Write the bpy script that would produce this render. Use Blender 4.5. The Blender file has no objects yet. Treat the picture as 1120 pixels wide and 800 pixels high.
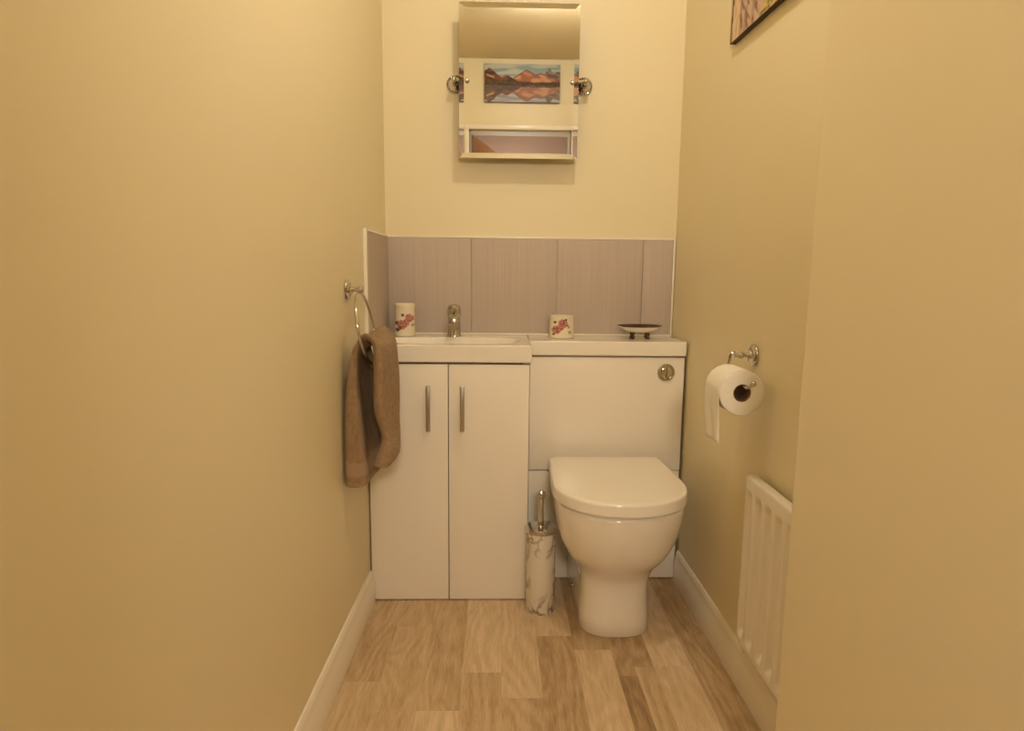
import bpy, bmesh, math, random
from math import sin, cos, pi, sqrt, radians
from mathutils import Vector, Matrix, noise

random.seed(7)
S = bpy.context.scene
COL = S.collection

# ------------------------------------------------------------------ helpers
def link(o):
    COL.objects.link(o); return o

def thing(name, label, cat, loc=(0, 0, 0), group=None):
    o = link(bpy.data.objects.new(name, None))
    o.empty_display_size = .05
    o.location = loc
    tag(o, label, cat, group)
    return o

def tag(o, label, cat, group=None):
    o['label'] = label; o['category'] = cat
    if group: o['group'] = group
    return o

def finish(name, bm, mat, parent=None, smooth=30, structure=False, recalc=True):
    """bm is in world coordinates; becomes ONE mesh object"""
    if recalc: bmesh.ops.recalc_face_normals(bm, faces=bm.faces[:])
    me = bpy.data.meshes.new(name)
    bm.to_mesh(me); bm.free()
    o = link(bpy.data.objects.new(name, me))
    mats = mat if isinstance(mat, (list, tuple)) else [mat]
    for m in mats: me.materials.append(m)
    if smooth:
        me.polygons.foreach_set('use_smooth', [True]*len(me.polygons))
        try: me.set_sharp_from_angle(angle=radians(smooth))
        except Exception: pass
    if parent is not None:
        p = parent; off = Vector((0, 0, 0))
        while p is not None:
            off += p.location; p = p.parent
        me.transform(Matrix.Translation(-off))
        o.parent = parent
    if structure: o['kind'] = 'structure'
    return o

def NB(): return bmesh.new()

def box(bm, x0, x1, y0, y1, z0, z1, bev=0, seg=2, mi=0):
    r = bmesh.ops.create_cube(bm, size=1)
    vs = r['verts']
    for v in vs:
        v.co = Vector((x0 if v.co.x < 0 else x1, y0 if v.co.y < 0 else y1, z0 if v.co.z < 0 else z1))
    fs = set(f for v in vs for f in v.link_faces)
    for f in fs: f.material_index = mi
    if bev:
        es = list(set(e for v in vs for e in v.link_edges))
        bmesh.ops.bevel(bm, geom=es, offset=bev, segments=seg, profile=.5, affect='EDGES')

def lathe(bm, prof, loc=(0, 0, 0), axis='Z', seg=40, mi=0):
    """prof: (radius, height) pairs; axis: direction of the height"""
    if axis == 'Z': M = Matrix.Identity(3)
    elif axis == 'X': M = Matrix(((0, 0, 1), (0, 1, 0), (-1, 0, 0)))
    elif axis == '-X': M = Matrix(((0, 0, -1), (0, 1, 0), (1, 0, 0)))
    elif axis == 'Y': M = Matrix(((1, 0, 0), (0, 0, 1), (0, -1, 0)))
    elif axis == '-Y': M = Matrix(((1, 0, 0), (0, 0, -1), (0, 1, 0)))
    elif axis == '-Z': M = Matrix(((1, 0, 0), (0, -1, 0), (0, 0, -1)))
    else: M = axis
    L = Vector(loc); rings = []
    for r, h in prof:
        if r < 1e-6: rings.append([bm.verts.new(L + M @ Vector((0, 0, h)))])
        else: rings.append([bm.verts.new(L + M @ Vector((r*cos(2*pi*k/seg), r*sin(2*pi*k/seg), h))) for k in range(seg)])
    for a, b in zip(rings, rings[1:]):
        for k in range(seg):
            k2 = (k+1) % seg
            if len(a) == 1 and len(b) == 1: continue
            if len(a) == 1: f = bm.faces.new((a[0], b[k2], b[k]))
            elif len(b) == 1: f = bm.faces.new((a[k], a[k2], b[0]))
            else: f = bm.faces.new((a[k], a[k2], b[k2], b[k]))
            f.material_index = mi
    return rings

def tube(bm, pts, rad, seg=14, closed=False, caps=True):
    pts = [Vector(p) for p in pts]; n = len(pts)
    rads = rad if isinstance(rad, (list, tuple)) else [rad]*n
    rings = []; prev = None
    for i, p in enumerate(pts):
        if closed: t = pts[(i+1) % n]-pts[i-1]
        else: t = pts[min(i+1, n-1)]-pts[max(i-1, 0)]
        t.normalize()
        if prev is None:
            a = Vector((0, 0, 1)) if abs(t.z) < .9 else Vector((1, 0, 0))
            u = t.cross(a).normalized()
        else:
            u = (prev-t*prev.dot(t)).normalized()
        prev = u; w = t.cross(u)
        rings.append([bm.verts.new(p+(u*cos(2*pi*k/seg)+w*sin(2*pi*k/seg))*rads[i]) for k in range(seg)])
    m = n if closed else n-1
    for i in range(m):
        a, b = rings[i], rings[(i+1) % n]
        for k in range(seg): bm.faces.new((a[k], a[(k+1) % seg], b[(k+1) % seg], b[k]))
    if not closed and caps:
        bm.faces.new(rings[0][::-1]); bm.faces.new(rings[-1])

def loft(bm, loops, cap0=True, cap1=True):
    rings = [[bm.verts.new(Vector(p)) for p in L] for L in loops]
    n = len(rings[0])
    for a, b in zip(rings, rings[1:]):
        for k in range(n): bm.faces.new((a[k], a[(k+1) % n], b[(k+1) % n], b[k]))
    if cap0: bm.faces.new(rings[0][::-1])
    if cap1: bm.faces.new(rings[-1])
    return rings

def prism(bm, poly, y0f, y1f):
    """poly: list of (x, z) swept between the two functions (x,z)->Vector"""
    a = [bm.verts.new(y0f(*p)) for p in poly]; b = [bm.verts.new(y1f(*p)) for p in poly]
    n = len(poly)
    for k in range(n): bm.faces.new((a[k], a[(k+1) % n], b[(k+1) % n], b[k]))
    bm.faces.new(a[::-1]); bm.faces.new(b)

def catmull(P, t):
    """P list of Vectors, t in 0..1"""
    n = len(P)-1; s = min(max(t*n, 0), n-1e-6); i = int(s); f = s-i
    p0 = P[max(i-1, 0)]; p1 = P[i]; p2 = P[i+1]; p3 = P[min(i+2, n)]
    return .5*((2*p1)+(p2-p0)*f+(2*p0-5*p1+4*p2-p3)*f*f+(3*p1-p0-3*p2+p3)*f**3)

def smst(a, b, x):
    t = min(max((x-a)/(b-a), 0), 1); return t*t*(3-2*t)

def mix3(a, b, t): return tuple(x+(y-x)*t for x, y in zip(a, b))

def paint(o, fn, name='Col'):
    """fn(vertex.co) -> rgb, stored as a point colour attribute (printed / painted decoration)"""
    me = o.data
    at = me.color_attributes.new(name, 'FLOAT_COLOR', 'POINT')
    for i, v in enumerate(me.vertices):
        c = fn(v.co); at.data[i].color = (c[0], c[1], c[2], 1)

# ------------------------------------------------------------------ materials
def mat(name, col, rough=.5, metal=0, spec=.5, coat=0):
    m = bpy.data.materials.new(name); m.use_nodes = True
    b = m.node_tree.nodes['Principled BSDF']
    b.inputs['Base Color'].default_value = (*col, 1)
    b.inputs['Roughness'].default_value = rough
    b.inputs['Metallic'].default_value = metal
    b.inputs['Specular IOR Level'].default_value = spec
    b.inputs['Coat Weight'].default_value = coat
    m['b'] = 0
    return m

def nodes(m):
    nt = m.node_tree; return nt, nt.nodes, nt.links, nt.nodes['Principled BSDF']

def noise_bump(m, scale=60, strength=.1, dist=.002, detail=4, vec_scale=(1, 1, 1)):
    nt, N, L, b = nodes(m)
    tc = N.new('ShaderNodeTexCoord'); mp = N.new('ShaderNodeMapping'); mp.inputs['Scale'].default_value = vec_scale
    nz = N.new('ShaderNodeTexNoise'); nz.inputs['Scale'].default_value = scale; nz.inputs['Detail'].default_value = detail
    bp = N.new('ShaderNodeBump'); bp.inputs['Strength'].default_value = strength; bp.inputs['Distance'].default_value = dist
    L.new(tc.outputs['Object'], mp.inputs[0]); L.new(mp.outputs[0], nz.inputs['Vector'])
    L.new(nz.outputs['Fac'], bp.inputs['Height']); L.new(bp.outputs[0], b.inputs['Normal'])
    return tc, mp, nz

def colour_noise(m, c0, c1, scale=5, vec_scale=(1, 1, 1), lo=.3, hi=.7, detail=4, dist=0):
    nt, N, L, b = nodes(m)
    tc = N.new('ShaderNodeTexCoord'); mp = N.new('ShaderNodeMapping'); mp.inputs['Scale'].default_value = vec_scale
    nz = N.new('ShaderNodeTexNoise'); nz.inputs['Scale'].default_value = scale; nz.inputs['Detail'].default_value = detail
    nz.inputs['Distortion'].default_value = dist
    r = N.new('ShaderNodeValToRGB'); r.color_ramp.elements[0].position = lo; r.color_ramp.elements[1].position = hi
    r.color_ramp.elements[0].color = (*c0, 1); r.color_ramp.elements[1].color = (*c1, 1)
    L.new(tc.outputs['Object'], mp.inputs[0]); L.new(mp.outputs[0], nz.inputs['Vector'])
    L.new(nz.outputs['Fac'], r.inputs[0]); L.new(r.outputs[0], b.inputs['Base Color'])
    return r

WALLC = (.82, .715, .465)
M_wall = mat('cream_silk_paint', WALLC, .42, spec=.35); noise_bump(M_wall, 160, .10, .0015, 5)
M_ceil = mat('ceiling_paint', (.80, .69, .46), .7, spec=.2); noise_bump(M_ceil, 90, .1, .001)
M_gloss = mat('white_gloss_board', (.91, .83, .70), .16, spec=.4); noise_bump(M_gloss, 3, .02, .002)
M_carc = mat('white_carcass', (.88, .81, .69), .3); noise_bump(M_carc, 200, .03, .0005)
M_dark = mat('dark_gap', (.05, .03, .02), .9); noise_bump(M_dark, 100, .1, .001)
M_ceram = mat('white_ceramic', (.91, .835, .71), .07, spec=.5, coat=.3); noise_bump(M_ceram, 4, .01, .001)
M_resin = mat('white_resin', (.91, .84, .715), .14, spec=.5); noise_bump(M_resin, 4, .01, .001)
M_plast = mat('white_seat_plastic', (.92, .85, .73), .16, spec=.5); noise_bump(M_plast, 5, .01, .001)
M_trimw = mat('white_wood_gloss', (.90, .82, .67), .25); noise_bump(M_trimw, 40, .04, .001, vec_scale=(1, .1, 1))
M_rad = mat('radiator_enamel', (.91, .84, .715), .22); noise_bump(M_rad, 60, .02, .0005)
M_chrome = mat('chrome', (.60, .575, .54), .07, 1); noise_bump(M_chrome, 30, .01, .0005)
M_nickel = mat('brushed_nickel', (.50, .45, .39), .32, 1); noise_bump(M_nickel, 300, .06, .0005, vec_scale=(1, 1, .05))
M_mirror = mat('silvered_glass', (.87, .87, .86), .015, 1); noise_bump(M_mirror, 2, .0, .0001)
M_paper = mat('toilet_paper', (.90, .84, .72), .95, spec=.1); noise_bump(M_paper, 350, .35, .001)
M_card = mat('brown_card', (.30, .17, .08), .9); noise_bump(M_card, 80, .1, .001)
M_bronze = mat('aged_bronze', (.13, .075, .035), .35, .8); noise_bump(M_bronze, 150, .2, .001)
M_wood = mat('oak_door', (.33, .14, .04), .4); colour_noise(M_wood, (.17, .065, .015), (.30, .135, .035), 6, (6, 6, .6))
M_mauve = mat('mauve_paint', (.12, .078, .062), .6); noise_bump(M_mauve, 150, .1, .001)
M_hole = mat('dark_hole', (.02, .013, .008), .6); noise_bump(M_hole, 100, .05, .001)

# splashback tile: fine vertical strie
M_tile = mat('strie_tile', (.4, .36, .35), .6, spec=.15)
colour_noise(M_tile, (.50, .415, .345), (.58, .485, .405), 1, (230, 230, 2.5), .25, .75, 5)

# vinyl planks: tone and grain read the mesh attributes of the printed planks
M_floor = mat('oak_vinyl_planks', (.3, .2, .1), .42, spec=.3)
def _floor():
    nt, N, L, b = nodes(M_floor)
    at = N.new('ShaderNodeAttribute'); at.attribute_name = 'Plank'          # r = tone, g/b = grain offset
    sep = N.new('ShaderNodeSeparateColor'); L.new(at.outputs['Color'], sep.inputs[0])
    tc = N.new('ShaderNodeTexCoord')
    off = N.new('ShaderNodeCombineXYZ')
    m1 = N.new('ShaderNodeMath'); m1.operation = 'MULTIPLY'; m1.inputs[1].default_value = 7.0; L.new(sep.outputs[1], m1.inputs[0])
    m2 = N.new('ShaderNodeMath'); m2.operation = 'MULTIPLY'; m2.inputs[1].default_value = 9.0; L.new(sep.outputs[2], m2.inputs[0])
    L.new(m1.outputs[0], off.inputs[0]); L.new(m2.outputs[0], off.inputs[1]); L.new(m1.outputs[0], off.inputs[2])
    ad = N.new('ShaderNodeVectorMath'); ad.operation = 'ADD'; L.new(tc.outputs['Object'], ad.inputs[0]); L.new(off.outputs[0], ad.inputs[1])
    # fine pores
    mp = N.new('ShaderNodeMapping'); mp.inputs['Scale'].default_value = (210, 16, 1); L.new(ad.outputs[0], mp.inputs[0])
    n1 = N.new('ShaderNodeTexNoise'); n1.inputs['Scale'].default_value = 1.6; n1.inputs['Detail'].default_value = 6; n1.inputs['Roughness'].default_value = .65; L.new(mp.outputs[0], n1.inputs['Vector'])
    # broad streaks
    mp2 = N.new('ShaderNodeMapping'); mp2.inputs['Scale'].default_value = (34, 3.0, 1); L.new(ad.outputs[0], mp2.inputs[0])
    n2 = N.new('ShaderNodeTexNoise'); n2.inputs['Scale'].default_value = 1.3; n2.inputs['Detail'].default_value = 3; n2.inputs['Distortion'].default_value = .6; L.new(mp2.outputs[0], n2.inputs['Vector'])
    # cathedral figure
    mp3 = N.new('ShaderNodeMapping'); mp3.inputs['Scale'].default_value = (8, 1.7, 1); L.new(ad.outputs[0], mp3.inputs[0])
    wv = N.new('ShaderNodeTexNoise'); wv.inputs['Scale'].default_value = 1.0; wv.inputs['Detail'].default_value = 1.5; wv.inputs['Distortion'].default_value = .4; L.new(mp3.outputs[0], wv.inputs['Vector'])
    k = N.new('ShaderNodeMath'); k.operation = 'MULTIPLY'; k.inputs[1].default_value = 75; L.new(wv.outputs['Fac'], k.inputs[0])
    sn = N.new('ShaderNodeMath'); sn.operation = 'SINE'; L.new(k.outputs[0], sn.inputs[0])
    def mad(src, mul, add):
        q = N.new('ShaderNodeMath'); q.operation = 'MULTIPLY_ADD'; q.inputs[1].default_value = mul
        L.new(src, q.inputs[0])
        if hasattr(add, 'is_linked'): L.new(add, q.inputs[2])
        else: q.inputs[2].default_value = add
        return q.outputs[0]
    t = mad(n1.outputs['Fac'], .70, -.35)
    t = mad(n2.outputs['Fac'], .55, t)
    t = mad(sn.outputs[0], .060, t)
    t = mad(sep.outputs[0], 1.6, t)
    t = mad(t, 1.0, -.37)
    r = N.new('ShaderNodeValToRGB'); L.new(t, r.inputs[0])
    e = r.color_ramp.elements; e[0].position = 0; e[0].color = (.19, .112, .058, 1); e[1].position = 1; e[1].color = (.80, .62, .41, 1)
    q = e.new(.33); q.color = (.41, .268, .140, 1); q = e.new(.62); q.color = (.60, .435, .25, 1)
    L.new(r.outputs[0], b.inputs['Base Color'])
    bp = N.new('ShaderNodeBump'); bp.inputs['Strength'].default_value = .15; bp.inputs['Distance'].default_value = .001
    L.new(n1.outputs['Fac'], bp.inputs['Height']); L.new(bp.outputs[0], b.inputs['Normal'])
_floor()

# marble
M_marble = mat('veined_marble', (.8, .75, .65), .22)
def _marble():
    nt, N, L, b = nodes(M_marble)
    tc = N.new('ShaderNodeTexCoord')
    n0 = N.new('ShaderNodeTexNoise'); n0.inputs['Scale'].default_value = 15; n0.inputs['Detail'].default_value = 5; n0.inputs['Distortion'].default_value = 1.2
    mp = N.new('ShaderNodeMapping'); mp.inputs['Rotation'].default_value = (.4, .5, .2); mp.inputs['Scale'].default_value = (1, 1, .75)
    L.new(tc.outputs['Object'], mp.inputs[0]); L.new(mp.outputs[0], n0.inputs['Vector'])
    s = N.new('ShaderNodeMath'); s.operation = 'SUBTRACT'; s.inputs[1].default_value = .5; L.new(n0.outputs['Fac'], s.inputs[0])
    a = N.new('ShaderNodeMath'); a.operation = 'ABSOLUTE'; L.new(s.outputs[0], a.inputs[0])
    r = N.new('ShaderNodeValToRGB'); L.new(a.outputs[0], r.inputs[0])
    e = r.color_ramp.elements; e[0].position = 0; e[0].color = (.27, .20, .14, 1); e[1].position = .075; e[1].color = (.78, .71, .58, 1)
    q = e.new(.022); q.color = (.42, .34, .25, 1)
    n1 = N.new('ShaderNodeTexNoise'); n1.inputs['Scale'].default_value = 9; L.new(tc.outputs['Object'], n1.inputs['Vector'])
    r2 = N.new('ShaderNodeValToRGB'); L.new(n1.outputs['Fac'], r2.inputs[0]); r2.color_ramp.elements[0].position = .42; r2.color_ramp.elements[1].position = .58
    mx = N.new('ShaderNodeMix'); mx.data_type = 'RGBA'; L.new(r2.outputs[0], mx.inputs[0])
    mx.inputs[6].default_value = (.80, .73, .60, 1); L.new(r.outputs[0], mx.inputs[7]); L.new(mx.outputs[2], b.inputs['Base Color'])
_marble()

def attr_mat(name, rough, spec=.4, bump=None):
    m = mat(name, (.5, .5, .5), rough, spec=spec)
    nt, N, L, b = nodes(m)
    if bump: noise_bump(m, *bump)
    at = N.new('ShaderNodeAttribute'); at.attribute_name = 'Col'
    L.new(at.outputs['Color'], b.inputs['Base Color'])
    return m
M_floral = attr_mat('painted_ceramic', .2)
M_canvas = attr_mat('oil_paint', .55, .3, (400, .2, .001))
M_towel = attr_mat('terry_cloth', 1.0, .05, (900, .9, .004, 2))
M_towel.node_tree.nodes['Principled BSDF'].inputs['Sheen Weight'].default_value = .25

def emit(name, col, s):
    m = bpy.data.materials.new(name); m.use_nodes = True
    nt = m.node_tree; nt.nodes.clear()
    e = nt.nodes.new('ShaderNodeEmission'); e.inputs[0].default_value = (*col, 1); e.inputs[1].default_value = s
    o = nt.nodes.new('ShaderNodeOutputMaterial'); nt.links.new(e.outputs[0], o.inputs[0])
    return m
LAMPC = (1.0, .93, .84)
M_bulb = emit('lit_bulb', LAMPC, 425)
M_fill = emit('fill_glow', (1.0, .875, .715), 76)  # glow of the added hall fill lamp

# ------------------------------------------------------------------ the room
def XL(y): return -.397+.02*(y-1.93)          # left wall, slightly out of square
def XR(y): return .633-.005*(y-1.3)           # right wall
YB, YF, ZC = 2.265, .08, 2.40
XN, YN = .485, .99                            # nearer, thicker stretch of the right wall
ZW = .826

# floor: one vinyl sheet, its printed planks as faces
PW = .1025
bm = NB(); lay = bm.loops.layers.float_color.new('Plank')
rnd = random.Random(3)
def plank(x0, x1, y0, y1, tone):
    vs = [bm.verts.new((x, y, 0)) for x, y in ((x0, y0), (x1, y0), (x1, y1), (x0, y1))]
    f = bm.faces.new(vs); g, h = rnd.random(), rnd.random()
    for l in f.loops: l[lay] = (tone, g, h, 1)
cols = {0: ([1.508], [.47, .40]), 1: ([1.764], [.45, .43]), 2: ([1.396, 1.884], [.56, .40, .44]), 3: ([1.543], [.43, .55]),
        4: ([1.44], [.40, .52]), 5: ([1.713], [.36, .55]), 6: ([1.644], [.52, .36]), 8: ([1.567], [.50, .55]), 9: ([1.73], [.36, .33])}
YFL, YH = 2.27, -1.35
for k in range(-9, 14):
    x0 = -.290+PW*(k-1); x1 = x0+PW
    if k == 7:                                   # a plank printed as two half strips
        for a, b, cuts, tones in ((x0, x0+.05, [1.525], [.24, .34]), (x0+.05, x1, [1.564], [.42, .30])):
            ys = [YH, 1.2]+cuts+[YFL]; tt = [.4]+tones
            for i in range(len(ys)-1): plank(a, b, ys[i], ys[i+1], tt[i])
        continue
    cuts, tones = cols.get(k, ([1.3+rnd.random()*.5], [.4+rnd.random()*.15 for _ in range(2)]))
    ys = list(cuts)+[YFL]; tt = list(tones)
    y = ys[0]; pre = []
    # first listed tone runs nearest the door; extend with further planks towards the hall
    ys = [ys[0]-.75]+ys
    while ys[0] > YH:
        ys.insert(0, ys[0]-.75); tt.insert(0, .36+rnd.random()*.2)
    for i in range(len(ys)-1): plank(x0, x1, ys[i], ys[i+1], tt[i])
finish('floor', bm, M_floor, structure=True, smooth=0, recalc=False)

bm = NB(); box(bm, -1.3, 1.3, -1.4, YB+.1, ZC, ZC+.1); finish('ceiling', bm, M_ceil, structure=True, smooth=0)
bm = NB(); box(bm, -.6, .85, YB, YB+.1, 0, ZC); finish('wall_back', bm, M_wall, structure=True, smooth=0)
def slab(name, poly, m, z0=0, z1=ZC):
    bm = NB(); a = [bm.verts.new((x, y, z0)) for x, y in poly]; b = [bm.verts.new((x, y, z1)) for x, y in poly]
    n = len(poly)
    for k in range(n): bm.faces.new((a[k], a[(k+1) % n], b[(k+1) % n], b[k]))
    bm.faces.new(a[::-1]); bm.faces.new(b)
    return finish(name, bm, m, structure=True, smooth=0)
slab('wall_left', [(XL(YF), YF), (XL(YB), YB), (-.6, YB), (-.6, YF)], M_wall)
# right wall: thicker near the door, rounded arris
cor = [(XN+.006*(1-cos(a)), YN-.006+.006*sin(a)) for a in [pi/2*i/4 for i in range(5)]]
slab('wall_right', [(XN+.010, YF)]+cor+[(XR(YN), YN), (XR(YB), YB), (.85, YB), (.85, YF)], M_wall)
# door wall behind the camera
DX0, DX1, DZ = -.19, .476, 1.965
bm = NB()
box(bm, -.9, DX0, -.04, YF, 0, ZC); box(bm, DX1, 1.1, -.04, YF, 0, ZC); box(bm, DX0, DX1, -.04, YF, DZ, ZC)
finish('wall_front', bm, M_wall, structure=True, smooth=0)
bm = NB()
AW = .03
box(bm, DX0-AW, DX0, YF, YF+.014, 0, DZ+AW, .004); box(bm, DX1, DX1+.018, YF, YF+.014, 0, DZ+AW, .004); box(bm, DX0-AW, DX1+.018, YF, YF+.016, DZ, DZ+AW, .004)
finish('trim_1', bm, M_trimw, structure=True)
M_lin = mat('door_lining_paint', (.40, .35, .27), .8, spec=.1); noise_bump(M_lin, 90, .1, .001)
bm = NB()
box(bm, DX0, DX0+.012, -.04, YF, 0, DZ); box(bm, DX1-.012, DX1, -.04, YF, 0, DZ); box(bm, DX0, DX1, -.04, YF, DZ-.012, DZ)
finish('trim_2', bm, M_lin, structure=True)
# hall
bm = NB(); box(bm, -1.3, 1.3, -1.4, -1.3, 0, ZC); finish('wall_hall', bm, M_mauve, structure=True, smooth=0)
bm = NB(); box(bm, -1.3, -.9, -1.3, YF, 0, ZC); finish('wall_hall_left', bm, M_mauve, structure=True, smooth=0)
bm = NB(); box(bm, 1.1, 1.3, -1.3, YF, 0, ZC); finish('wall_hall_right', bm, M_mauve, structure=True, smooth=0)

# baseboards
prof = [(0, 0), (.015, 0), (.015, .066), (.0105, .074), (.010, .092), (.0085, .099), (.004, .106), (0, .107)]
bm = NB()
prism(bm, prof, lambda x, z: Vector((XL(YF+.02)+x, YF+.02, z)), lambda x, z: Vector((XL(1.912)+x, 1.912, z)))
finish('baseboard_left', bm, M_trimw, structure=True)
bm = NB()
prism(bm, prof, lambda x, z: Vector((XR(YN)-x, YN+.002, z)), lambda x, z: Vector((XR(2.056)-x, 2.056, z)))
finish('baseboard_right', bm, M_trimw, structure=True)

# ------------------------------------------------------------------ vanity unit
VY = 1.918
van = thing('vanity_unit', 'white gloss two-door vanity cupboard under the washbasin, next to the left wall', 'cupboard', (-.147, 2.09, 0))
bm = NB()
box(bm, -.388, -.372, VY+.020, 2.250, .0, .7715, .0008); box(bm, .084, .100, VY+.020, 2.250, .0, .7715, .0008)
box(bm, -.372, .084, 2.238, 2.250, .0, .7715); box(bm, -.372, .084, VY+.020, 2.238, .10, .116); box(bm, -.372, .084, VY+.028, VY+.044, 0, .10)
finish('body', bm, M_carc, van)
for (a, b, hx) in ((-.393, -.1490, -.2075), (-.1468, .1005, -.104)):
    bm = NB(); box(bm, a, b, VY, VY+.018, .004, .7665, .0022, 3)
    d = finish('door', bm, M_gloss, van)
    bm = NB()
    hw = .0065
    box(bm, hx-hw, hx+hw, VY-.030, VY-.021, .563, .704, .002, 3)
    for z in (.585, .682): tube(bm, [(hx, VY-.024, z), (hx, VY+.001, z)], .0045)
    finish('handle', bm, M_nickel, d)

# WC unit
WY = 2.06
wcu = thing('cistern_unit', 'white gloss boxed cistern cabinet behind the toilet pan', 'cupboard', (.37, 2.16, 0))
bm = NB(); box(bm, .1095, .612, WY+.020, 2.255, 0, .777, .001); finish('body', bm, M_carc, wcu)
bm = NB(); box(bm, .109, .619, WY, WY+.018, .3905, .7735, .002, 3); finish('upper_panel', bm, M_gloss, wcu)
bm = NB(); box(bm, .109, .619, WY+.004, WY+.018, .004, .387, .002, 3); finish('lower_panel', bm, M_gloss, wcu)
bm = NB()
lathe(bm, [(.0, .004), (.0205, .004), (.0215, .006), (.0265, .006), (.0285, .004), (.0290, 0), (.0, 0)], (.5585, WY-.0002, .7245), '-Y', 48)
fb = finish('flush_button', bm, M_chrome, wcu)
bm = NB()   # the two halves of the dual button
for s in (-1, 1):
    L0 = []
    for i in range(25):
        a = -pi/2+pi*i/24
        L0.append((.5585+s*(.0012+.0178*cos(a))*(1.0 if s > 0 else .86), .7245+.0186*sin(a)*(1 if s > 0 else .9)))
    loft(bm, [[(x, WY-.004, z) for x, z in L0], [(x, WY-.0075, z) for x, z in L0], [(.5585+(x-.5585)*.9, WY-.0085, .7245+(z-.7245)*.9) for x, z in L0]])
finish('flush_key', bm, M_chrome, fb)

# ------------------------------------------------------------------ basin worktop with moulded bowl
def bowl(x, y):
    s = (abs((x+.150)/.222)**3+abs((y-2.052)/.104)**3)
    return .115*smst(0, .62, 1-s) if s < 1 else 0
bm = NB()
nx, ny = 110, 70
x1 = .107
Y0, Y1 = 1.912, 2.2562
top = []
for j in range(ny+1):
    y = Y0+(Y1-Y0)*j/ny; xa = XL(y)+.0015; row = []
    for i in range(nx+1):
        x = xa+(x1-xa)*i/nx
        row.append(bm.verts.new((x, y, ZW-.0025*smst(.30, 0, 1)*0-bowl(x, y))))
    top.append(row)
for j in range(ny):
    for i in range(nx): bm.faces.new((top[j][i], top[j][i+1], top[j+1][i+1], top[j+1][i]))
ring = [top[0][i] for i in range(nx+1)]+[top[j][nx] for j in range(1, ny+1)]+[top[ny][i] for i in range(nx-1, -1, -1)]+[top[j][0] for j in range(ny-1, 0, -1)]
und = [[bm.verts.new((v.co.x, v.co.y, min(.7725, v.co.z-.009))) for v in row] for row in top]
for j in range(ny):
    for i in range(nx): bm.faces.new((und[j][i], und[j+1][i], und[j+1][i+1], und[j][i+1]))
low = [und[0][i] for i in range(nx+1)]+[und[j][nx] for j in range(1, ny+1)]+[und[ny][i] for i in range(nx-1, -1, -1)]+[und[j][0] for j in range(ny-1, 0, -1)]
n = len(ring)
for k in range(n): bm.faces.new((ring[k], low[k], low[(k+1) % n], ring[(k+1) % n]))
box(bm, x1+.0002, .6215, WY-.008, Y1, .7785, ZW, .0)
o = finish('basin_worktop', bm, M_resin, smooth=40)
md = o.modifiers.new('edge', 'BEVEL'); md.width = .004; md.segments = 3; md.limit_method = 'ANGLE'; md.angle_limit = radians(60)
tag(o, 'long white moulded worktop with an oval washbasin at its left end', 'washbasin')
# overflow hole
bm = NB()
A = Matrix.Rotation(radians(-55), 3, 'X')
R = Matrix.Rotation(radians(62), 3, 'X')
oc = (-.147, 2.128, ZW-bowl(-.147, 2.128)-.0005)
lathe(bm, [(.0, -.004), (.0095, -.004), (.0095, .0015), (.0125, .0022), (.0135, .0008), (.0135, -.006)], oc, R, 28)
ov = finish('overflow_ring', bm, M_chrome, o)
bm = NB(); lathe(bm, [(0, -.001), (.0096, -.001), (.0096, -.0035), (0, -.0035)], oc, R, 28); finish('overflow_hole', bm, M_hole, ov)

# tap
tx, ty = -.1475, 2.195
tap = thing('basin_tap', 'small chrome mixer tap on the back rim of the washbasin', 'tap', (tx, ty, ZW))
bm = NB()
lathe(bm, [(0, 0), (.0245, 0), (.0245, .004), (.0222, .008), (.0215, .045), (.0205, .060), (.0185, .0665), (0, .0665)], (tx, ty, ZW), 'Z', 36)
finish('body', bm, M_chrome, tap)
bm = NB()
L = []
for k in range(15):                     # broad flat spout reaching out over the bowl
    q = k/14; cy_ = ty-.006-.098*q; cz_ = ZW+.030+.014*sin(q*1.9)-.004*q*q; hw_ = .0165-.0025*q; hh_ = .0125-.0035*q
    if k == 14: hw_ *= .9; hh_ *= .85
    L.append([(tx+hw_*math.copysign(abs(cos(a))**.55, cos(a)), cy_, cz_+hh_*math.copysign(abs(sin(a))**.55, sin(a))) for a in [2*pi*m/28 for m in range(28)]])
loft(bm, L)
sp = finish('spout', bm, M_chrome, tap)
bm = NB(); lathe(bm, [(0, -.002), (.0088, -.002), (.0088, .001), (.0, .001)], (tx, ty-.088, ZW+.0285), '-Z', 20); finish('aerator', bm, M_nickel, sp)
bm = NB()
lathe(bm, [(0, 0), (.0200, 0), (.0228, .005), (.0232, .018), (.0226, .030), (.0195, .0395), (.010, .0435), (0, .0445)], (tx, ty, ZW+.066), 'Z', 36)
lv = finish('lever_cap', bm, M_chrome, tap)
bm = NB()
pth = [Vector((tx, ty-.012, ZW+.092)), Vector((tx, ty-.030, ZW+.094)), Vector((tx, ty-.058, ZW+.095))]
tube(bm, [catmull(pth, i/10) for i in range(11)], [.0080-.002*i/10 for i in range(11)], 16); finish('lever', bm, M_chrome, lv)
bm = NB(); lathe(bm, [(0, 0), (.004, 0), (.004, .0012), (0, .0012)], (tx, ty-.0222, ZW+.0790), '-Y', 16); finish('indicator_dot', bm, M_hole, lv)

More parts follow.
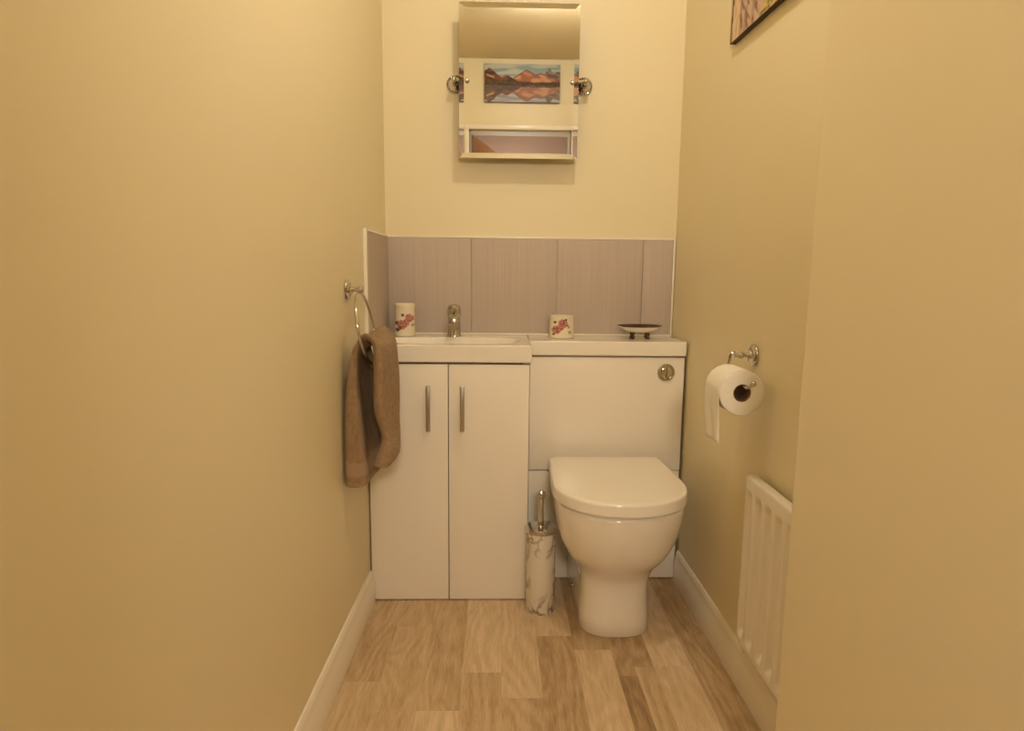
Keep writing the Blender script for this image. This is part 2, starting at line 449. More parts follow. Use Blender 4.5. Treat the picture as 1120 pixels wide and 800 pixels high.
# ------------------------------------------------------------------ splashback
spl = thing('splashback', 'row of grey vertical-grain wall tiles above the worktop with white edging', 'tiles', (.115, YB, ZW))
ZS = 1.163
bx = [XL(YB)+.0085, -.092, .210, .512, .6185]
for a, b in zip(bx, bx[1:]):
    bm = NB(); box(bm, a+.0010, b-.0010, YB-.008, YB-.0004, ZW+.004, ZS, .0008, 2); finish('tile', bm, M_tile, spl)
bm = NB()
def side(x, z, y): return Vector((XL(y)+.0006+x, y, z))
prism(bm, [(0, ZW+.004), (.008, ZW+.004), (.008, ZS), (0, ZS)], lambda x, z: side(x, z, 1.934), lambda x, z: side(x, z, YB-.009))
finish('side_tile', bm, M_tile, spl)
bm = NB()
box(bm, bx[0], .6215, YB-.0095, YB-.0004, ZS+.0003, ZS+.0075, .001)
box(bm, .6187, .6252, YB-.0095, YB-.0004, ZW+.004, ZS+.0075, .001)
prism(bm, [(0, ZS+.0003), (.0095, ZS+.0003), (.0095, ZS+.0075), (0, ZS+.0075)], lambda x, z: side(x, z, 1.924), lambda x, z: side(x, z, YB-.0098))
prism(bm, [(0, ZW+.004), (.0095, ZW+.004), (.0095, ZS+.0075), (0, ZS+.0075)], lambda x, z: side(x, z, 1.918), lambda x, z: side(x, z, 1.9335))
box(bm, -.375, .6215, YB-.0125, YB-.0085, ZW+.0005, ZW+.006, .001)
finish('edge_trim', bm, M_trimw, spl)

# ------------------------------------------------------------------ toilet
TX = .352
wc = thing('toilet', 'white back-to-wall toilet pan with a closed D-shaped lid', 'toilet', (TX+.005, 1.88, 0))
def dshape(w, wb, yf, ym, yb, z, n=28, ex=2.15, rb=.0, cx=TX):
    """outline, clockwise from back-left: straight-ish sides then a rounded front"""
    P = []
    ns = 10
    for i in range(ns):
        t = i/ns; ww = wb+(w-wb)*smst(0, 1, t); P.append((cx-ww, yb+(ym-yb)*t, z))
    for i in range(n+1):
        a = pi*i/n; c, s = cos(a), sin(a)
        P.append((cx-w*math.copysign(abs(c)**(2/ex), c), ym-(ym-yf)*abs(s)**(2/ex), z))
    for i in range(ns-1, -1, -1):
        t = i/ns; ww = wb+(w-wb)*smst(0, 1, t); P.append((cx+ww, yb+(ym-yb)*t, z))
    return P
bm = NB()
lev = [  # z, half width, back half width, front, shoulder, back, exponent
    (.000, .103, .107, 1.703, 1.800, 2.056, 2.6), (.004, .106, .109, 1.699, 1.800, 2.057, 2.6), (.05, .103, .107, 1.702, 1.80, 2.057, 2.6), (.12, .0995, .107, 1.704, 1.80, 2.057, 2.6),
    (.140, .1005, .109, 1.703, 1.80, 2.057, 2.6), (.160, .1035, .113, 1.699, 1.80, 2.057, 2.5), (.178, .1085, .119, 1.691, 1.80, 2.057, 2.45), (.195, .116, .127, 1.679, 1.80, 2.057, 2.35),
    (.212, .1265, .137, 1.663, 1.80, 2.057, 2.3), (.232, .140, .148, 1.641, 1.79, 2.057, 2.25), (.255, .153, .158, 1.620, 1.785, 2.057, 2.2), (.285, .1655, .166, 1.602, 1.775, 2.057, 2.15), (.32, .174, .170, 1.589, 1.765, 2.057, 2.15),
    (.36, .1795, .173, 1.580, 1.755, 2.057, 2.15), (.398, .182, .174, 1.576, 1.75, 2.057, 2.15), (.4045, .181, .173, 1.5775, 1.75, 2.056, 2.15), (.407, .177, .170, 1.582, 1.75, 2.052, 2.15)]
loft(bm, [dshape(w, wb, yf, ym, yb, z, ex=e, cx=TX+.003) for z, w, wb, yf, ym, yb, e in lev])
pan = finish('pan', bm, M_ceram, wc, smooth=50)
bm = NB()
loft(bm, [dshape(.180-d, .171-d, 1.5785+d, 1.752, 2.000-d, z) for z, d in ((.4075, .003), (.409, .0005), (.4145, .0), (.416, .002))])
finish('seat', bm, M_plast, wc, smooth=50)
bm = NB()
L = []
for z, d in ((.4172, .004), (.4178, .0012), (.4190, .0), (.4215, .0), (.4450, .0004), (.4490, .0013), (.4510, .0034), (.4526, .0062), (.4534, .011), (.4538, .020), (.4545, .05), (.4549, .09), (.4550, .13)):
    L.append(dshape(.1905-d, .181-d, 1.563+d, 1.752, 2.006-d*.6 if d < .03 else 2.006-.018-(d-.03)*.5, z))
loft(bm, L)
lid = finish('lid', bm, M_plast, wc, smooth=60)
md = lid.modifiers.new('wn', 'WEIGHTED_NORMAL'); md.keep_sharp = True; md.weight = 80
for s in (-1, 1):
    bm = NB(); box(bm, TX+s*.075-.02, TX+s*.075+.02, 2.008, 2.044, .4075, .437, .004, 3)
    finish('hinge', bm, M_chrome, wc)
bm = NB(); lathe(bm, [(0, .007), (.004, .0065), (.0065, .004), (.007, 0), (0, 0)], (TX+.003-.1075, 1.895, .066), '-X', 20)
finish('fixing_cap', bm, M_chrome, wc)

# ------------------------------------------------------------------ toilet brush
bxx, byy = .1405, 1.868
br = thing('toilet_brush', 'veined marble toilet brush holder with chrome lid between vanity and toilet', 'toilet brush', (bxx, byy, 0))
bm = NB(); lathe(bm, [(0, 0), (.0445, 0), (.0455, .002), (.0455, .255), (.044, .2575), (0, .2575)], (bxx, byy, 0), 'Z', 56); finish('holder', bm, M_marble, br)
bm = NB(); lathe(bm, [(0, .2575), (.0468, .2575), (.0475, .259), (.0475, .2705), (.0465, .272), (.042, .2728), (.014, .2735), (.011, .276), (0, .276)], (bxx, byy, 0), 'Z', 56); finish('lid', bm, M_chrome, br)
bm = NB(); lathe(bm, [(0, .275), (.0090, .275), (.0090, .362), (0, .362)], (bxx-.001, byy, 0), 'Z', 24); hd = finish('handle', bm, M_chrome, br)
bm = NB(); lathe(bm, [(0, .3585), (.008, .360), (.0125, .365), (.0142, .372), (.0128, .380), (.0075, .3855), (0, .387)], (bxx-.001, byy, 0), 'Z', 24); finish('knob', bm, M_chrome, hd)

# ------------------------------------------------------------------ mirror
MY = 2.184
mir = thing('wall_mirror', 'frameless rectangular mirror held between two chrome brackets above the grey tiles', 'mirror', (.067, YB, 1.665))
mx0, mx1, mz0, mz1 = -.1295, .262, 1.421, 1.904
bm = NB()
bw = .0160
def rect(d, y): return [(mx0+d, y, mz0+d), (mx1-d, y, mz0+d), (mx1-d, y, mz1-d), (mx0+d, y, mz1-d)]
loft(bm, [rect(0, MY+.005), rect(0, MY-.00075), rect(bw, MY)])
gl = finish('mirror_glass', bm, M_mirror, mir, smooth=0)
bm = NB(); box(bm, mx0+.004, mx1-.004, MY+.0052, MY+.009, mz0+.004, mz1-.004); finish('backing', bm, M_dark, mir)
for s, rx, kx in ((-1, -.1465, -.103), (1, .288, .2415)):
    bm = NB()
    zc = 1.672
    lathe(bm, [(0, .012), (.010, .012), (.013, .010), (.020, .009), (.0235, .007), (.0265, .0075), (.0295, .006), (.0305, .003), (.0305, .0), (0, 0)], (rx, YB-.0004, zc), '-Y', 40)
    for q in range(22):        # beaded edge
        a = 2*pi*q/22
        bmesh.ops.create_uvsphere(bm, u_segments=8, v_segments=6, radius=.0034, matrix=Matrix.Translation((rx+.0262*cos(a), YB-.0085, zc+.0262*sin(a))))
    b = finish('bracket', bm, M_chrome, mir)
    bm = NB()
    tube(bm, [(rx, YB-.010, zc), (rx, YB-.022, zc), (rx, YB-.035, zc), (rx, YB-.050, zc), (rx, YB-.062, zc)], [.010, .0065, .0085, .0065, .0065], 18)
    bmesh.ops.create_uvsphere(bm, u_segments=18, v_segments=12, radius=.0105, matrix=Matrix.Translation((rx, YB-.068, zc)))
    ex = mx0-.001 if s < 0 else mx1+.001
    tube(bm, [(rx, YB-.068, zc), ((rx+ex)/2, YB-.071, zc-.002), (kx, MY+.0125, zc-.006)], .005, 14)
    finish('arm', bm, M_chrome, b)
    bm = NB(); lathe(bm, [(0, .013), (.0045, .0115), (.0072, .008), (.0078, .004), (.0060, .001), (.0060, -.0), (0, 0)], (kx, MY-.0002, 1.6635), '-Y', 24)
    finish('knob', bm, M_chrome, b)

# ------------------------------------------------------------------ towel ring and towel
trY, trZ = 1.71, .995
tr = thing('towel_ring', 'chrome towel ring with round wall plate on the left wall', 'towel ring', (XL(trY), trY, trZ))
bm = NB()
lathe(bm, [(0, 0), (.0265, 0), (.0275, .003), (.0265, .006), (.021, .0085), (.019, .0105), (.012, .012), (.0085, .016), (0, .016)], (XL(trY)+.0005, trY, trZ), 'X', 40)
finish('wall_plate', bm, M_chrome, tr)
bm = NB()
lathe(bm, [(0, .010), (.0075, .010), (.0058, .017), (.0055, .026), (.0075, .029), (.0095, .034), (.0095, .041), (.007, .045), (0, .0465)], (XL(trY), trY, trZ), 'X', 28)
finish('post', bm, M_chrome, tr)
rc = Vector((-.351, trY, .893)); rr = .096
def ringpt(a):           # a = 0 at the bottom
    t = -cos(a); dz = rr*t
    return Vector((rc.x-.17*dz, rc.y+rr*sin(a), rc.z+dz*.985))
bm = NB(); tube(bm, [ringpt(2*pi*k/72) for k in range(72)], .0040, 12, closed=True)
finish('ring', bm, M_chrome, tr)

# towel: rows from the wall-side hem up over the ring and down to the front hem; columns across its folded width
def V(*a): return Vector(a)
rows = [
    [V(-.388, 1.79, .500), V(-.3935, 1.70, .487), V(-.3935, 1.628, .484), V(-.370, 1.612, .483), V(-.346, 1.620, .486), V(-.334, 1.670, .496), V(-.318, 1.730, .506), V(-.312, 1.790, .515)],
    [V(-.388, 1.79, .560), V(-.3935, 1.70, .555), V(-.3935, 1.628, .553), V(-.372, 1.612, .552), V(-.347, 1.620, .553), V(-.345, 1.690, .558), V(-.328, 1.760, .564), V(-.316, 1.800, .570)],
    [V(-.387, 1.79, .650), V(-.393, 1.71, .650), V(-.3930, 1.630, .650), V(-.374, 1.614, .650), V(-.354, 1.622, .650), V(-.360, 1.710, .650), V(-.350, 1.790, .652), V(-.325, 1.808, .655)],
    [V(-.384, 1.79, .750), V(-.388, 1.71, .750), V(-.3850, 1.634, .750), V(-.374, 1.618, .750), V(-.363, 1.626, .750), V(-.370, 1.710, .750), V(-.360, 1.796, .752), V(-.332, 1.808, .755)],
    [V(-.374, 1.775, .838), V(-.376, 1.72, .822), V(-.372, 1.640, .835), V(-.366, 1.630, .838), V(-.361, 1.634, .836), V(-.366, 1.700, .815), V(-.362, 1.762, .832), V(-.354, 1.774, .842)],
    [V(-.340, 1.782, .884), V(-.342, 1.735, .850), V(-.345, 1.655, .866), V(-.343, 1.634, .878), V(-.338, 1.636, .880), V(-.340, 1.705, .848), V(-.336, 1.755, .868), V(-.328, 1.785, .892)],
    [V(-.322, 1.802, .860), V(-.324, 1.735, .835), V(-.320, 1.655, .850), V(-.315, 1.628, .858), V(-.303, 1.628, .860), V(-.298, 1.705, .848), V(-.296, 1.765, .858), V(-.294, 1.802, .866)],
    [V(-.322, 1.806, .790), V(-.325, 1.740, .780), V(-.319, 1.650, .785), V(-.311, 1.622, .790), V(-.296, 1.622, .790), V(-.292, 1.700, .790), V(-.286, 1.770, .788), V(-.284, 1.806, .790)],
    [V(-.320, 1.806, .690), V(-.323, 1.740, .685), V(-.317, 1.645, .690), V(-.310, 1.618, .690), V(-.294, 1.616, .690), V(-.295, 1.700, .690), V(-.286, 1.770, .690), V(-.282, 1.804, .690)],
    [V(-.308, 1.800, .620), V(-.310, 1.730, .617), V(-.302, 1.645, .620), V(-.294, 1.618, .620), V(-.281, 1.618, .622), V(-.286, 1.690, .620), V(-.282, 1.760, .616), V(-.281, 1.795, .612)],
    [V(-.306, 1.790, .590), V(-.308, 1.720, .586), V(-.303, 1.640, .588), V(-.295, 1.606, .590), V(-.272, 1.604, .594), V(-.272, 1.680, .594), V(-.276, 1.745, .586), V(-.279, 1.785, .582)],
    [V(-.306, 1.785, .560), V(-.311, 1.715, .556), V(-.315, 1.635, .556), V(-.308, 1.596, .556), V(-.276, 1.592, .562), V(-.262, 1.660, .576), V(-.271, 1.735, .568), V(-.278, 1.780, .560)],
    [V(-.306, 1.782, .548), V(-.312, 1.712, .545), V(-.318, 1.635, .545), V(-.310, 1.596, .544), V(-.280, 1.590, .546), V(-.263, 1.655, .562), V(-.272, 1.730, .556), V(-.279, 1.776, .550)],
]
NR, NC = 132, 72
bm = NB(); grid = []; info = []
for i in range(NR+1):
    t = i/NR
    ctrl = []
    for c in range(8): ctrl.append(catmull([r[c] for r in rows], t))
    row = []
    for j in range(NC+1):
        p = catmull(ctrl, j/NC)
        nn = noise.noise(Vector((p.x*30, p.y*30, p.z*14)))
        p = p+Vector((.0016*nn, .0022*nn, .0012*noise.noise(p*40)))
        row.append(bm.verts.new(p)); info.append(t)
    grid.append(row)
for i in range(NR):
    for j in range(NC): bm.faces.new((grid[i][j], grid[i][j+1], grid[i+1][j+1], grid[i+1][j]))
tw = finish('hand_towel', bm, M_towel, smooth=80, recalc=False)
at = tw.data.color_attributes.new('Col', 'FLOAT_COLOR', 'POINT')
for k in range(len(tw.data.vertices)):
    t = info[k]; co = tw.data.vertices[k].co
    base = (.44, .275, .135)
    if t < .02 or t > .985: c = (.46, .30, .165)                 # hem
    elif (.040 < t < .083): c = (.50, .335, .19)               # flat woven band
    else:
        q = .92+.30*noise.noise(co*300)+.15*noise.noise(co*90); c = tuple(x*q for x in base)
    at.data[k].color = (*c, 1)
md = tw.modifiers.new('thick', 'SOLIDIFY'); md.thickness = .006; md.offset = 0
tag(tw, 'brown terry hand towel draped through the chrome ring on the left wall', 'towel')

# ------------------------------------------------------------------ toilet roll and holder
XW = XR(1.53)
hp = thing('toilet_roll_holder', 'chrome open-arm toilet roll holder with round plate on the right wall', 'toilet roll holder', (XW, 1.53, .85))
bm = NB(); lathe(bm, [(0, 0), (.0265, 0), (.0275, .003), (.0265, .006), (.021, .0085), (.019, .0105), (.012, .012), (.0085, .016), (0, .016)], (XW-.0005, 1.53, .850), '-X', 40)
finish('wall_plate', bm, M_chrome, hp)
bm = NB(); lathe(bm, [(0, .010), (.0075, .010), (.0058, .018), (.0055, .028), (.0085, .031), (.0090, .037), (.0060, .041), (.0050, .050), (0, .050)], (XW, 1.53, .850), '-X', 28)
finish('post', bm, M_chrome, hp)
bm = NB()
rxc, rzc = .555, .779                      # roll axis
arz = rzc+.0155                            # the arm carries the tube from inside
ctrl = [V(XW-.046, 1.53, .851), V(.580, 1.531, .856), V(.573, 1.532, .851), V(.570, 1.533, .832), V(.5665, 1.534, .812), V(.562, 1.528, .798), V(.558, 1.515, arz), V(.556, 1.47, arz), V(.556, 1.405, arz-.001), V(.5565, 1.388, arz-.001), V(.5600, 1.377, arz+.003), V(.5660, 1.371, arz+.010)]
tube(bm, [catmull(ctrl, i/70) for i in range(71)], .0036, 12)
bmesh.ops.create_uvsphere(bm, u_segments=16, v_segments=10, radius=.0062, matrix=Matrix.Translation((.567, 1.370, arz+.0115)))
finish('arm', bm, M_chrome, hp)

roll = thing('toilet_roll', 'white toilet roll with a hanging loose end on the chrome holder', 'toilet roll', (rxc, 1.45, rzc-.05))
RY0, RY1, RR = 1.400, 1.503, .0510
bm = NB()
lathe(bm, [(.0205, 0), (.0265, -.0006), (.034, .0002), (.0425, -.0006), (.0495, 0), (RR, .0015), (RR, .1015), (.0495, .103), (.0205, .103), (.0205, 0)], (rxc, RY0, rzc), 'Y', 64)
finish('paper', bm, M_paper, roll)
bm = NB(); lathe(bm, [(.0192, .001), (.0204, .001), (.0204, .102), (.0192, .102), (.0192, .001)], (rxc, RY0, rzc), 'Y', 48); finish('core', bm, M_card, roll)
bm = NB()      # loose sheet over the far side
pr = []
for i in range(15):
    a = radians(70+110*i/14); pr.append((rxc+(RR+.0009)*cos(a), rzc+(RR+.0009)*sin(a)))
for i in range(1, 19):
    f = i/18; pr.append((rxc-(RR+.0009)+.0030*sin(f*2.2)*f+.003*f*f, rzc-.117*f))
ny_ = 12; g = []
for i, (x, z) in enumerate(pr):
    f = max(0, (i-14)/18)
    g.append([bm.verts.new((x+.0022*f*sin(j*.9+f*3), RY0+.0015+(.1)*j/ny_, z-(.004*j/ny_ if f == 1 else 0))) for j in range(ny_+1)])
for a, b in zip(g, g[1:]):
    for j in range(ny_): bm.faces.new((a[j], a[j+1], b[j+1], b[j]))
o = finish('loose_sheet', bm, M_paper, roll, smooth=60)
md = o.modifiers.new('thick', 'SOLIDIFY'); md.thickness = .0008; md.offset = 1

# ------------------------------------------------------------------ radiator
XF = .597
rad = thing('radiator', 'white ribbed panel radiator mounted low on the right wall', 'radiator', (XW, 1.26, .15))
ry0, ry1, rz0, rz1 = 1.085, 1.452, .149, .573
bm = NB()
gy = [1.430-.0535*k for k in range(7)]
def rface(y, z):
    d = 0
    for c in gy:
        if c < ry0+.02: continue
        s = abs(y-c)/.0155
        if s < 1.35:
            e = smst(rz0+.016, rz0+.040, z)*(1-smst(rz1-.056, rz1-.030, z))
            d = max(d, .0105*e*smst(1.35, .35, s) if False else .0105*e*(1-smst(.25, 1.35, s)))
    ez = min(z-rz0, rz1-z); ey = min(y-ry0, ry1-y)
    ro = 0
    if ez < .007: ro += .007-sqrt(max(0, .007**2-(.007-ez)**2))
    if ey < .005: ro += .005-sqrt(max(0, .005**2-(.005-ey)**2))
    return XF+d+ro
ys = [ry0+(ry1-ry0)*i/150 for i in range(151)]
zs = [rz0+.0016*i for i in range(5)]+[rz0+.008+(rz1-rz0-.016)*i/130 for i in range(131)]+[rz1-.0064+.0016*i for i in range(5)]
fr = [[bm.verts.new((rface(y, z), y, z)) for y in ys] for z in zs]
XBK = XF+.021
bk = [[bm.verts.new((XBK, y, z)) for y in (ys[0], ys[-1])] for z in (zs[0], zs[-1])]
for a, b in zip(fr, fr[1:]):
    for j in range(len(ys)-1): bm.faces.new((a[j], a[j+1], b[j+1], b[j]))
bm.faces.new(fr[0][::-1]+[bk[0][0], bk[0][1]][::1]); bm.faces.new(fr[-1]+[bk[1][1], bk[1][0]])
bm.faces.new([r[0] for r in fr]+[bk[1][0], bk[0][0]]); bm.faces.new([r[-1] for r in fr][::-1]+[bk[0][1], bk[1][1]])
bm.faces.new((bk[0][0], bk[0][1], bk[1][1], bk[1][0]))
finish('panel', bm, M_rad, rad, smooth=45)
for y in (1.16, 1.37):
    bm = NB(); box(bm, XBK, XW-.0005, y-.012, y+.012, .22, .50, .002); finish('wall_bracket', bm, M_rad, rad)
bm = NB()
lathe(bm, [(0, 0), (.0075, 0), (.0075, .075), (.011, .077), (.011, .105), (.0085, .109), (0, .110)], (.618, 1.468, .128), 'Z', 24)
tube(bm, [(.618, 1.468, .175), (.618, 1.445, .175)], .007, 14)
tube(bm, [(.6275, 1.468, .0), (.6265, 1.468, .108), (.618, 1.468, .135)], .0045, 12)
finish('valve', bm, M_rad, rad)

# ------------------------------------------------------------------ paintings
def landscape(u, v):
    """a lake under rust coloured hills, mirrored in the water; u, v in 0..1, v up"""
    def hill(u, pk): return max(h*max(0, 1-abs((u-c)/w))**p for c, w, h, p in pk)
    n = lambda x, y, s=1: noise.noise(Vector((x*s, y*s, 3.7)))
    hz = .44
    vv = v if v >= hz else hz+(hz-v)*1.0
    water = v < hz
    wob = .012*n(u, v*3, 14) if water else 0
    u2 = u+wob
    far = hz+.30*hill(u2, [(.27, .22, .95, .9), (.42, .3, .72, .8)])+.012*n(u2, 0, 16)
    left = hz+.46*hill(u2, [(.06, .26, .98, .8), (.30, .22, .58, .9)])+.015*n(u2, 1, 15)
    mid = hz+.42*hill(u2, [(.56, .26, 1.0, .62), (.74, .35, .80, .7)])+.012*n(u2, 2, 16)
    rgt = hz+.47*hill(u2, [(.855, .15, 1.0, .8), (.97, .25, .80, .6)])+.012*n(u2, 4, 18)
    sky = mix3((.26, .36, .36), (.52, .51, .42), smst(.35, .75, .5+.8*n(u*2.0, v*5, 2.2)))
    c = sky
    if water: c = mix3((.25, .27, .30), (.50, .49, .48), smst(.3, .7, .5+.7*n(u*1.5, v*12, 3)))
    if vv < far: c = (.38, .22, .16)
    if vv < rgt: c = mix3((.12, .10, .08), (.33, .20, .13), smst(-.3, .5, n(u*1.3+v, v, 12)))
    if vv < mid:
        c = mix3((.36, .12, .07), (.58, .30, .16), smst(-.35, .35, n(u+v*.8, v-u*.4, 9)))
        if vv > mid-.035: c = mix3(c, (.14, .07, .04), .75)
    if vv < left:
        c = mix3((.06, .022, .012), (.19, .07, .035), smst(-.3, .4, n(u, v, 10)))
        if .02 < u < .13 and abs(vv-(hz+.27-.7*(u-.03))) < .03: c = (.50, .28, .10)
    if vv < hz+.10+.07*max(0, 1-u*2)+.03*n(u, 5, 9) and (not water or vv < hz+.05+.10*max(0, 1-u*3)+.02*n(u, 7, 11)): c = mix3((.05, .03, .012), (.13, .075, .025), .5+n(u*2, v*2, 12))
    if water and .35 < vv-hz+.3 and vv < hz+.02: c = mix3(c, (.35, .25, .2), .3)
    if water: c = mix3(c, (.36, .34, .34), .18)
    return c

def canvas(name, label, corners, depth, fn, nu, nv, side):
    """corners: origin, u-vector, v-vector of the painted face; depth: vector to the wall"""
    O, U, W = map(Vector, corners); D = Vector(depth)
    t = thing(name, label, 'painting', tuple(O+D))
    bm = NB(); g = [[bm.verts.new(O+U*(i/nu)+W*(j/nv)) for i in range(nu+1)] for j in range(nv+1)]
    cc = [fn(i/nu, j/nv) for j in range(nv+1) for i in range(nu+1)]
    for j in range(nv):
        for i in range(nu): bm.faces.new((g[j][i], g[j][i+1], g[j+1][i+1], g[j+1][i]))
    o = finish('painted_canvas', bm, M_canvas, t, smooth=0, recalc=False)
    at = o.data.color_attributes.new('Col', 'FLOAT_COLOR', 'POINT')
    for k, c in enumerate(cc): at.data[k].color = (*[min(max(x, 0.01), 1) for x in c], 1)
    bm = NB()
    e = D.normalized()*.0006
    a = [bm.verts.new(O+e+p) for p in (Vector(), U, U+W, W)]; b = [bm.verts.new(O+D+p) for p in (Vector(), U, U+W, W)]
    for k in range(4): bm.faces.new((a[k], a[(k+1) % 4], b[(k+1) % 4], b[k]))
    bm.faces.new(a[::-1]); bm.faces.new(b)
    finish('stretcher', bm, side, t, smooth=0)
    return t
# over the door, seen in the mirror (its left in the mirror is at -x)
M_edge = mat('dark_canvas_edge', (.07, .04, .022), .8); noise_bump(M_edge, 200, .1, .001)
canvas('landscape_painting', 'landscape painting of rust hills and a lake above the doorway, seen in the mirror', ((-.090, YF+.020, 2.132), (.482, 0, 0), (0, 0, .232)), (0, -.0195, 0), landscape, 200, 100, M_edge)
def woodland(u, v):
    """pale blossom and bark strokes, u from the far end"""
    n = lambda x, y, s: noise.noise(Vector((x*s, y*s, 9.1)))
    c = mix3((.42, .27, .19), (.60, .43, .33), smst(-.4, .4, n(u*1.0, v*.5, 22)))
    if n(u*2+v*.6, v, 16) > .22: c = (.23, .13, .075)
    if u < .13: c = mix3((.70, .55, .33), (.58, .38, .22), smst(-.2, .4, n(u*3, v, 14)))
    if u < .03+.07*max(0, v-.1): c = (.06, .035, .015) if u > .012+.05*max(0, v-.1) else (.55, .40, .22)
    if u > .40+.10*n(u, v, 8): c = mix3((.62, .48, .16), (.22, .15, .04), smst(-.1, .3, n(u, v, 34)))
    return c
y1, y0 = 1.784, 1.27
canvas('tree_painting', 'brown and cream canvas painting high on the right wall, partly out of view', ((.614, y1, 1.652), (0, y0-y1, -.012), (0, 0, .40)), (.0165, 0, 0), woodland, 130, 100, M_edge)

# ------------------------------------------------------------------ ceramics on the worktop
def roses(ax, h, list_r, cream=(.80, .71, .53)):
    def fn(co):
        c = cream
        if co.y > 0.02: return c
        x, z = co.x, co.z
        for kind, rx, rz, rs in list_r:
            d = sqrt((x-rx)**2+(z-rz)**2)/rs
            wob = .18*noise.noise(Vector((x*220, z*220, rs*50)))
            if d+wob < 1:
                if kind == 'r':
                    c = mix3((.24, .05, .04), (.56, .25, .20), smst(.2, .75, .5+.9*noise.noise(Vector((x*190, z*190, 5)))+.25*d))
                elif kind == 'l': c = (.13, .10, .04)
                else: c = (.42, .36, .22)
        return c
    return fn
tb = thing('tall_tumbler', 'tall cream ceramic tumbler with red roses, left of the tap on the worktop', 'tumbler', (-.317, 2.196, ZW))
def fine(prof, step=.0016):
    out = []
    for a, b in zip(prof, prof[1:]):
        n = max(1, int(max(abs(b[1]-a[1]), abs(b[0]-a[0]))/step))
        out += [(a[0]+(b[0]-a[0])*i/n, a[1]+(b[1]-a[1])*i/n) for i in range(n)]
    return out+[prof[-1]]
bm = NB()
lathe(bm, fine([(0, 0), (.0335, 0), (.0355, .002), (.0358, .010), (.0345, .0125), (.0345, .0960), (.0358, .0985), (.0355, .1085), (.034, .111), (.0318, .110), (.0312, .104), (.031, .008), (0, .006)]), (-.317, 2.196, ZW+.0003), 'Z', 120)
o = finish('tumbler_body', bm, M_floral, tb, smooth=50)
paint(o, roses(0, .11, [('l', -.024, .046, .0065), ('l', -.021, .024, .0075), ('l', -.003, .073, .005), ('r', -.007, .040, .0165), ('r', .007, .046, .0125), ('r', .019, .063, .0135), ('b', .029, .040, .005), ('l', -.012, .030, .005)]))
pt = thing('short_pot', 'short cream ceramic pot with pink roses in the middle of the worktop', 'pot', (.221, 2.165, ZW))
bm = NB()
lathe(bm, fine([(0, 0), (.040, 0), (.0425, .002), (.0425, .070), (.0432, .072), (.0430, .0752), (.0412, .0765), (.039, .075), (.0388, .068), (.0388, .007), (0, .005)]), (.221, 2.165, ZW+.0003), 'Z', 130)
o = finish('pot_body', bm, M_floral, pt, smooth=50)
paint(o, roses(0, .08, [('r', -.021, .030, .0145), ('r', -.006, .036, .009), ('r', .000, .051, .0155), ('l', -.026, .056, .0045), ('l', .010, .064, .004), ('l', -.030, .016, .004), ('b', .020, .040, .005), ('b', .024, .022, .006), ('l', .016, .046, .003)]))
sd = thing('soap_dish', 'shallow white soap dish with dark rim and little feet at the worktop right end', 'soap dish', (.4865, 2.150, ZW))
sx, sy, sz = .4865, 2.150, ZW
bm = NB()
lathe(bm, [(0, .0215), (.030, .0225), (.050, .0285), (.066, .0400), (.0665, .0420), (.062, .0415), (.048, .0335), (.03, .028), (0, .0265)], (sx, sy, sz), Matrix(((1, 0, 0), (0, .72, 0), (0, 0, 1))), 48)
finish('bowl', bm, M_resin, sd, smooth=60)
bm = NB()
lathe(bm, [(0, .0275), (.030, .0290), (.048, .0345), (.0615, .0424), (.0745, .0440), (.0765, .0458), (.0745, .0472), (.062, .0446), (.048, .0362), (.030, .0302), (0, .0288)], (sx, sy, sz), Matrix(((1, 0, 0), (0, .74, 0), (0, 0, 1))), 56)
finish('rim', bm, M_bronze, sd, smooth=60)
for k in range(4):
    dx, dy = (.024, .015) if k in (0, 1) else (-.024, .015)
    if k % 2: dy = -dy
    bm = NB()
    c = [V(sx+dx*.8, sy+dy*.8, sz+.0235), V(sx+dx*1.10, sy+dy*1.10, sz+.017), V(sx+dx*.98, sy+dy, sz+.009), V(sx+dx*1.05, sy+dy*1.05, sz+.004), V(sx+dx*1.22, sy+dy*1.2, sz+.0045)]
    tube(bm, [catmull(c, i/14) for i in range(15)], [.0050-.0012*abs(i-2)/12 for i in range(15)], 10)
    finish('foot', bm, M_bronze, sd, smooth=60)

# ------------------------------------------------------------------ door leaf in the hall
dl = thing('door_leaf', 'orange-brown wooden door standing open into the hall, seen in the mirror', 'door', (DX0, -.05, 0))
ang = radians(-76)
bm = NB()
box(bm, 0, .680, -.040, 0, .006, 1.962, .002)
for z0, z1 in ((.25, .85), (1.05, 1.78)):
    for a, b in ((.10, .30), (.365, .565)):
        box(bm, a, b, -.002, .006, z0, z1, .003); box(bm, a, b, -.041, -.033, z0, z1, .003)
bm.transform(Matrix.Translation((DX0+.016, -.022, 0)) @ Matrix.Rotation(ang, 4, 'Z'))
finish('leaf', bm, M_wood, dl)
bm = NB()
for s in (1, -1):
    yy = .0 if s > 0 else -.035
    lathe(bm, [(0, 0), (.022, 0), (.022, .006), (.010, .010), (.010, .03), (.024, .04), (.024, .055), (0, .06)], (.61, yy, 1.0), 'Y' if s > 0 else '-Y', 24)
bm.transform(Matrix.Translation((DX0+.016, -.022, 0)) @ Matrix.Rotation(ang, 4, 'Z'))
finish('door_knob', bm, M_nickel, dl)

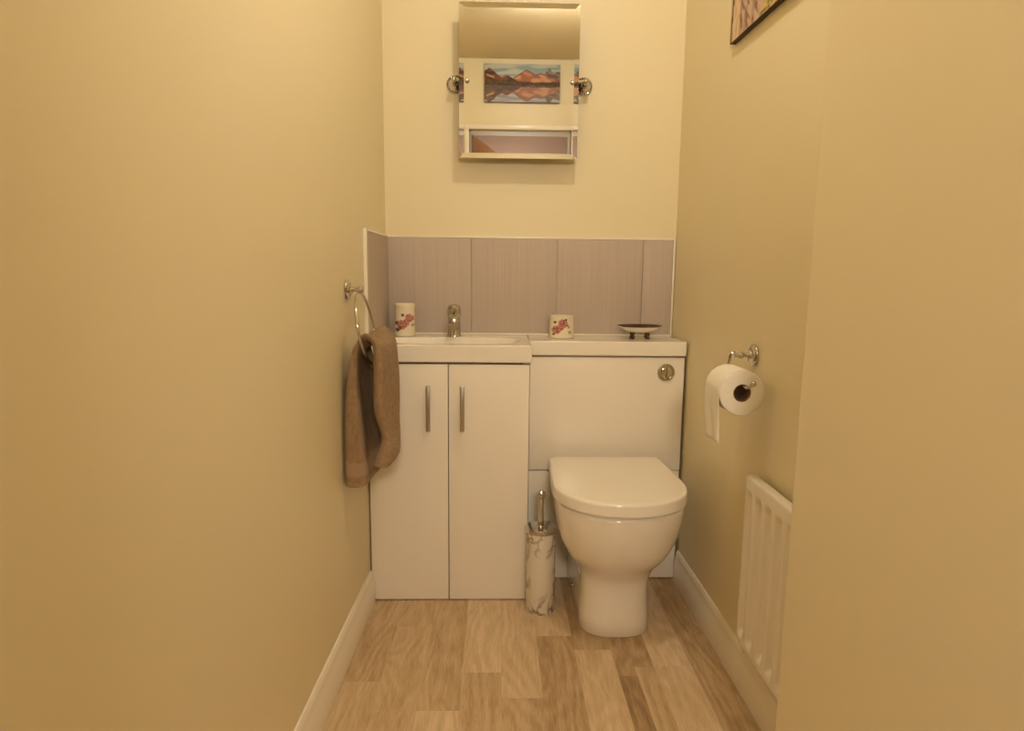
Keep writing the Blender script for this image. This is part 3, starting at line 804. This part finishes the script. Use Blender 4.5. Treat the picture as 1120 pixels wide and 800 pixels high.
# ------------------------------------------------------------------ lamps
def ceiling_lamp(name, label, x, y, m, r):
    t = thing(name, label, 'lamp', (x, y, ZC))
    bm = NB(); lathe(bm, [(0, 0), (.05, 0), (.05, .006), (.042, .012), (.02, .014), (.018, .022), (0, .022)], (x, y, ZC-.0003), '-Z', 32); finish('ceiling_plate', bm, M_trimw, t)
    bm = NB(); bmesh.ops.create_uvsphere(bm, u_segments=20, v_segments=12, radius=r, matrix=Matrix.Translation((x, y, ZC-.022-r)))
    finish('bulb', bm, m, t)
ceiling_lamp('ceiling_lamp', 'small round ceiling lamp with a warm bulb above the middle of the room', .22, 1.12, M_bulb, .030)
LX, LY = .14, -.92  # unseen lamp, added to throw soft frontal fill through the doorway
hl = thing('fill_lamp', 'added standing fill lamp, out of view, with a round paper shade in the hall outside the doorway', 'lamp', (LX, LY, 0))
bm = NB(); lathe(bm, [(0, 0), (.14, 0), (.14, .012), (.12, .02), (.02, .026), (0, .026)], (LX, LY, .0003), 'Z', 32); finish('base', bm, M_nickel, hl)
bm = NB(); lathe(bm, [(0, .02), (.009, .02), (.009, 1.455), (0, 1.455)], (LX, LY, 0), 'Z', 20); finish('pole', bm, M_nickel, hl)
bm = NB(); bmesh.ops.create_uvsphere(bm, u_segments=28, v_segments=18, radius=.15, matrix=Matrix.Translation((LX, LY, 1.60)))
finish('fill_globe', bm, M_fill, hl)

w = bpy.data.worlds.new('World'); S.world = w; w.use_nodes = True
w.node_tree.nodes['Background'].inputs[0].default_value = (1, .8, .58, 1)
w.node_tree.nodes['Background'].inputs[1].default_value = .03

# ------------------------------------------------------------------ camera
f = 695.0
d = Vector((544-560, 300-400, f)).normalized()          # +Y in camera axes (right, down, forward)
rl = radians(.40)
dn = Vector((-sin(rl), cos(rl), 0)); dn = (dn-d*dn.dot(d)).normalized()
r = dn.cross(d)
right = Vector((r.x, d.x, -dn.x)); down = Vector((r.y, d.y, -dn.y)); fwd = Vector((r.z, d.z, -dn.z))
M = Matrix((right, -down, -fwd)).transposed().to_4x4(); M.translation = (0, 0, 1.04)
cam = bpy.data.cameras.new('camera'); co = link(bpy.data.objects.new('camera', cam))
co.matrix_world = M
cam.sensor_fit = 'HORIZONTAL'; cam.sensor_width = 36; cam.lens = f/1120*36; cam.clip_start = .02
S.camera = co
vs = S.view_settings
vs.view_transform = 'Standard'; vs.look = 'None'; vs.gamma = 1; vs.use_curve_mapping = False; vs.exposure = 0.0
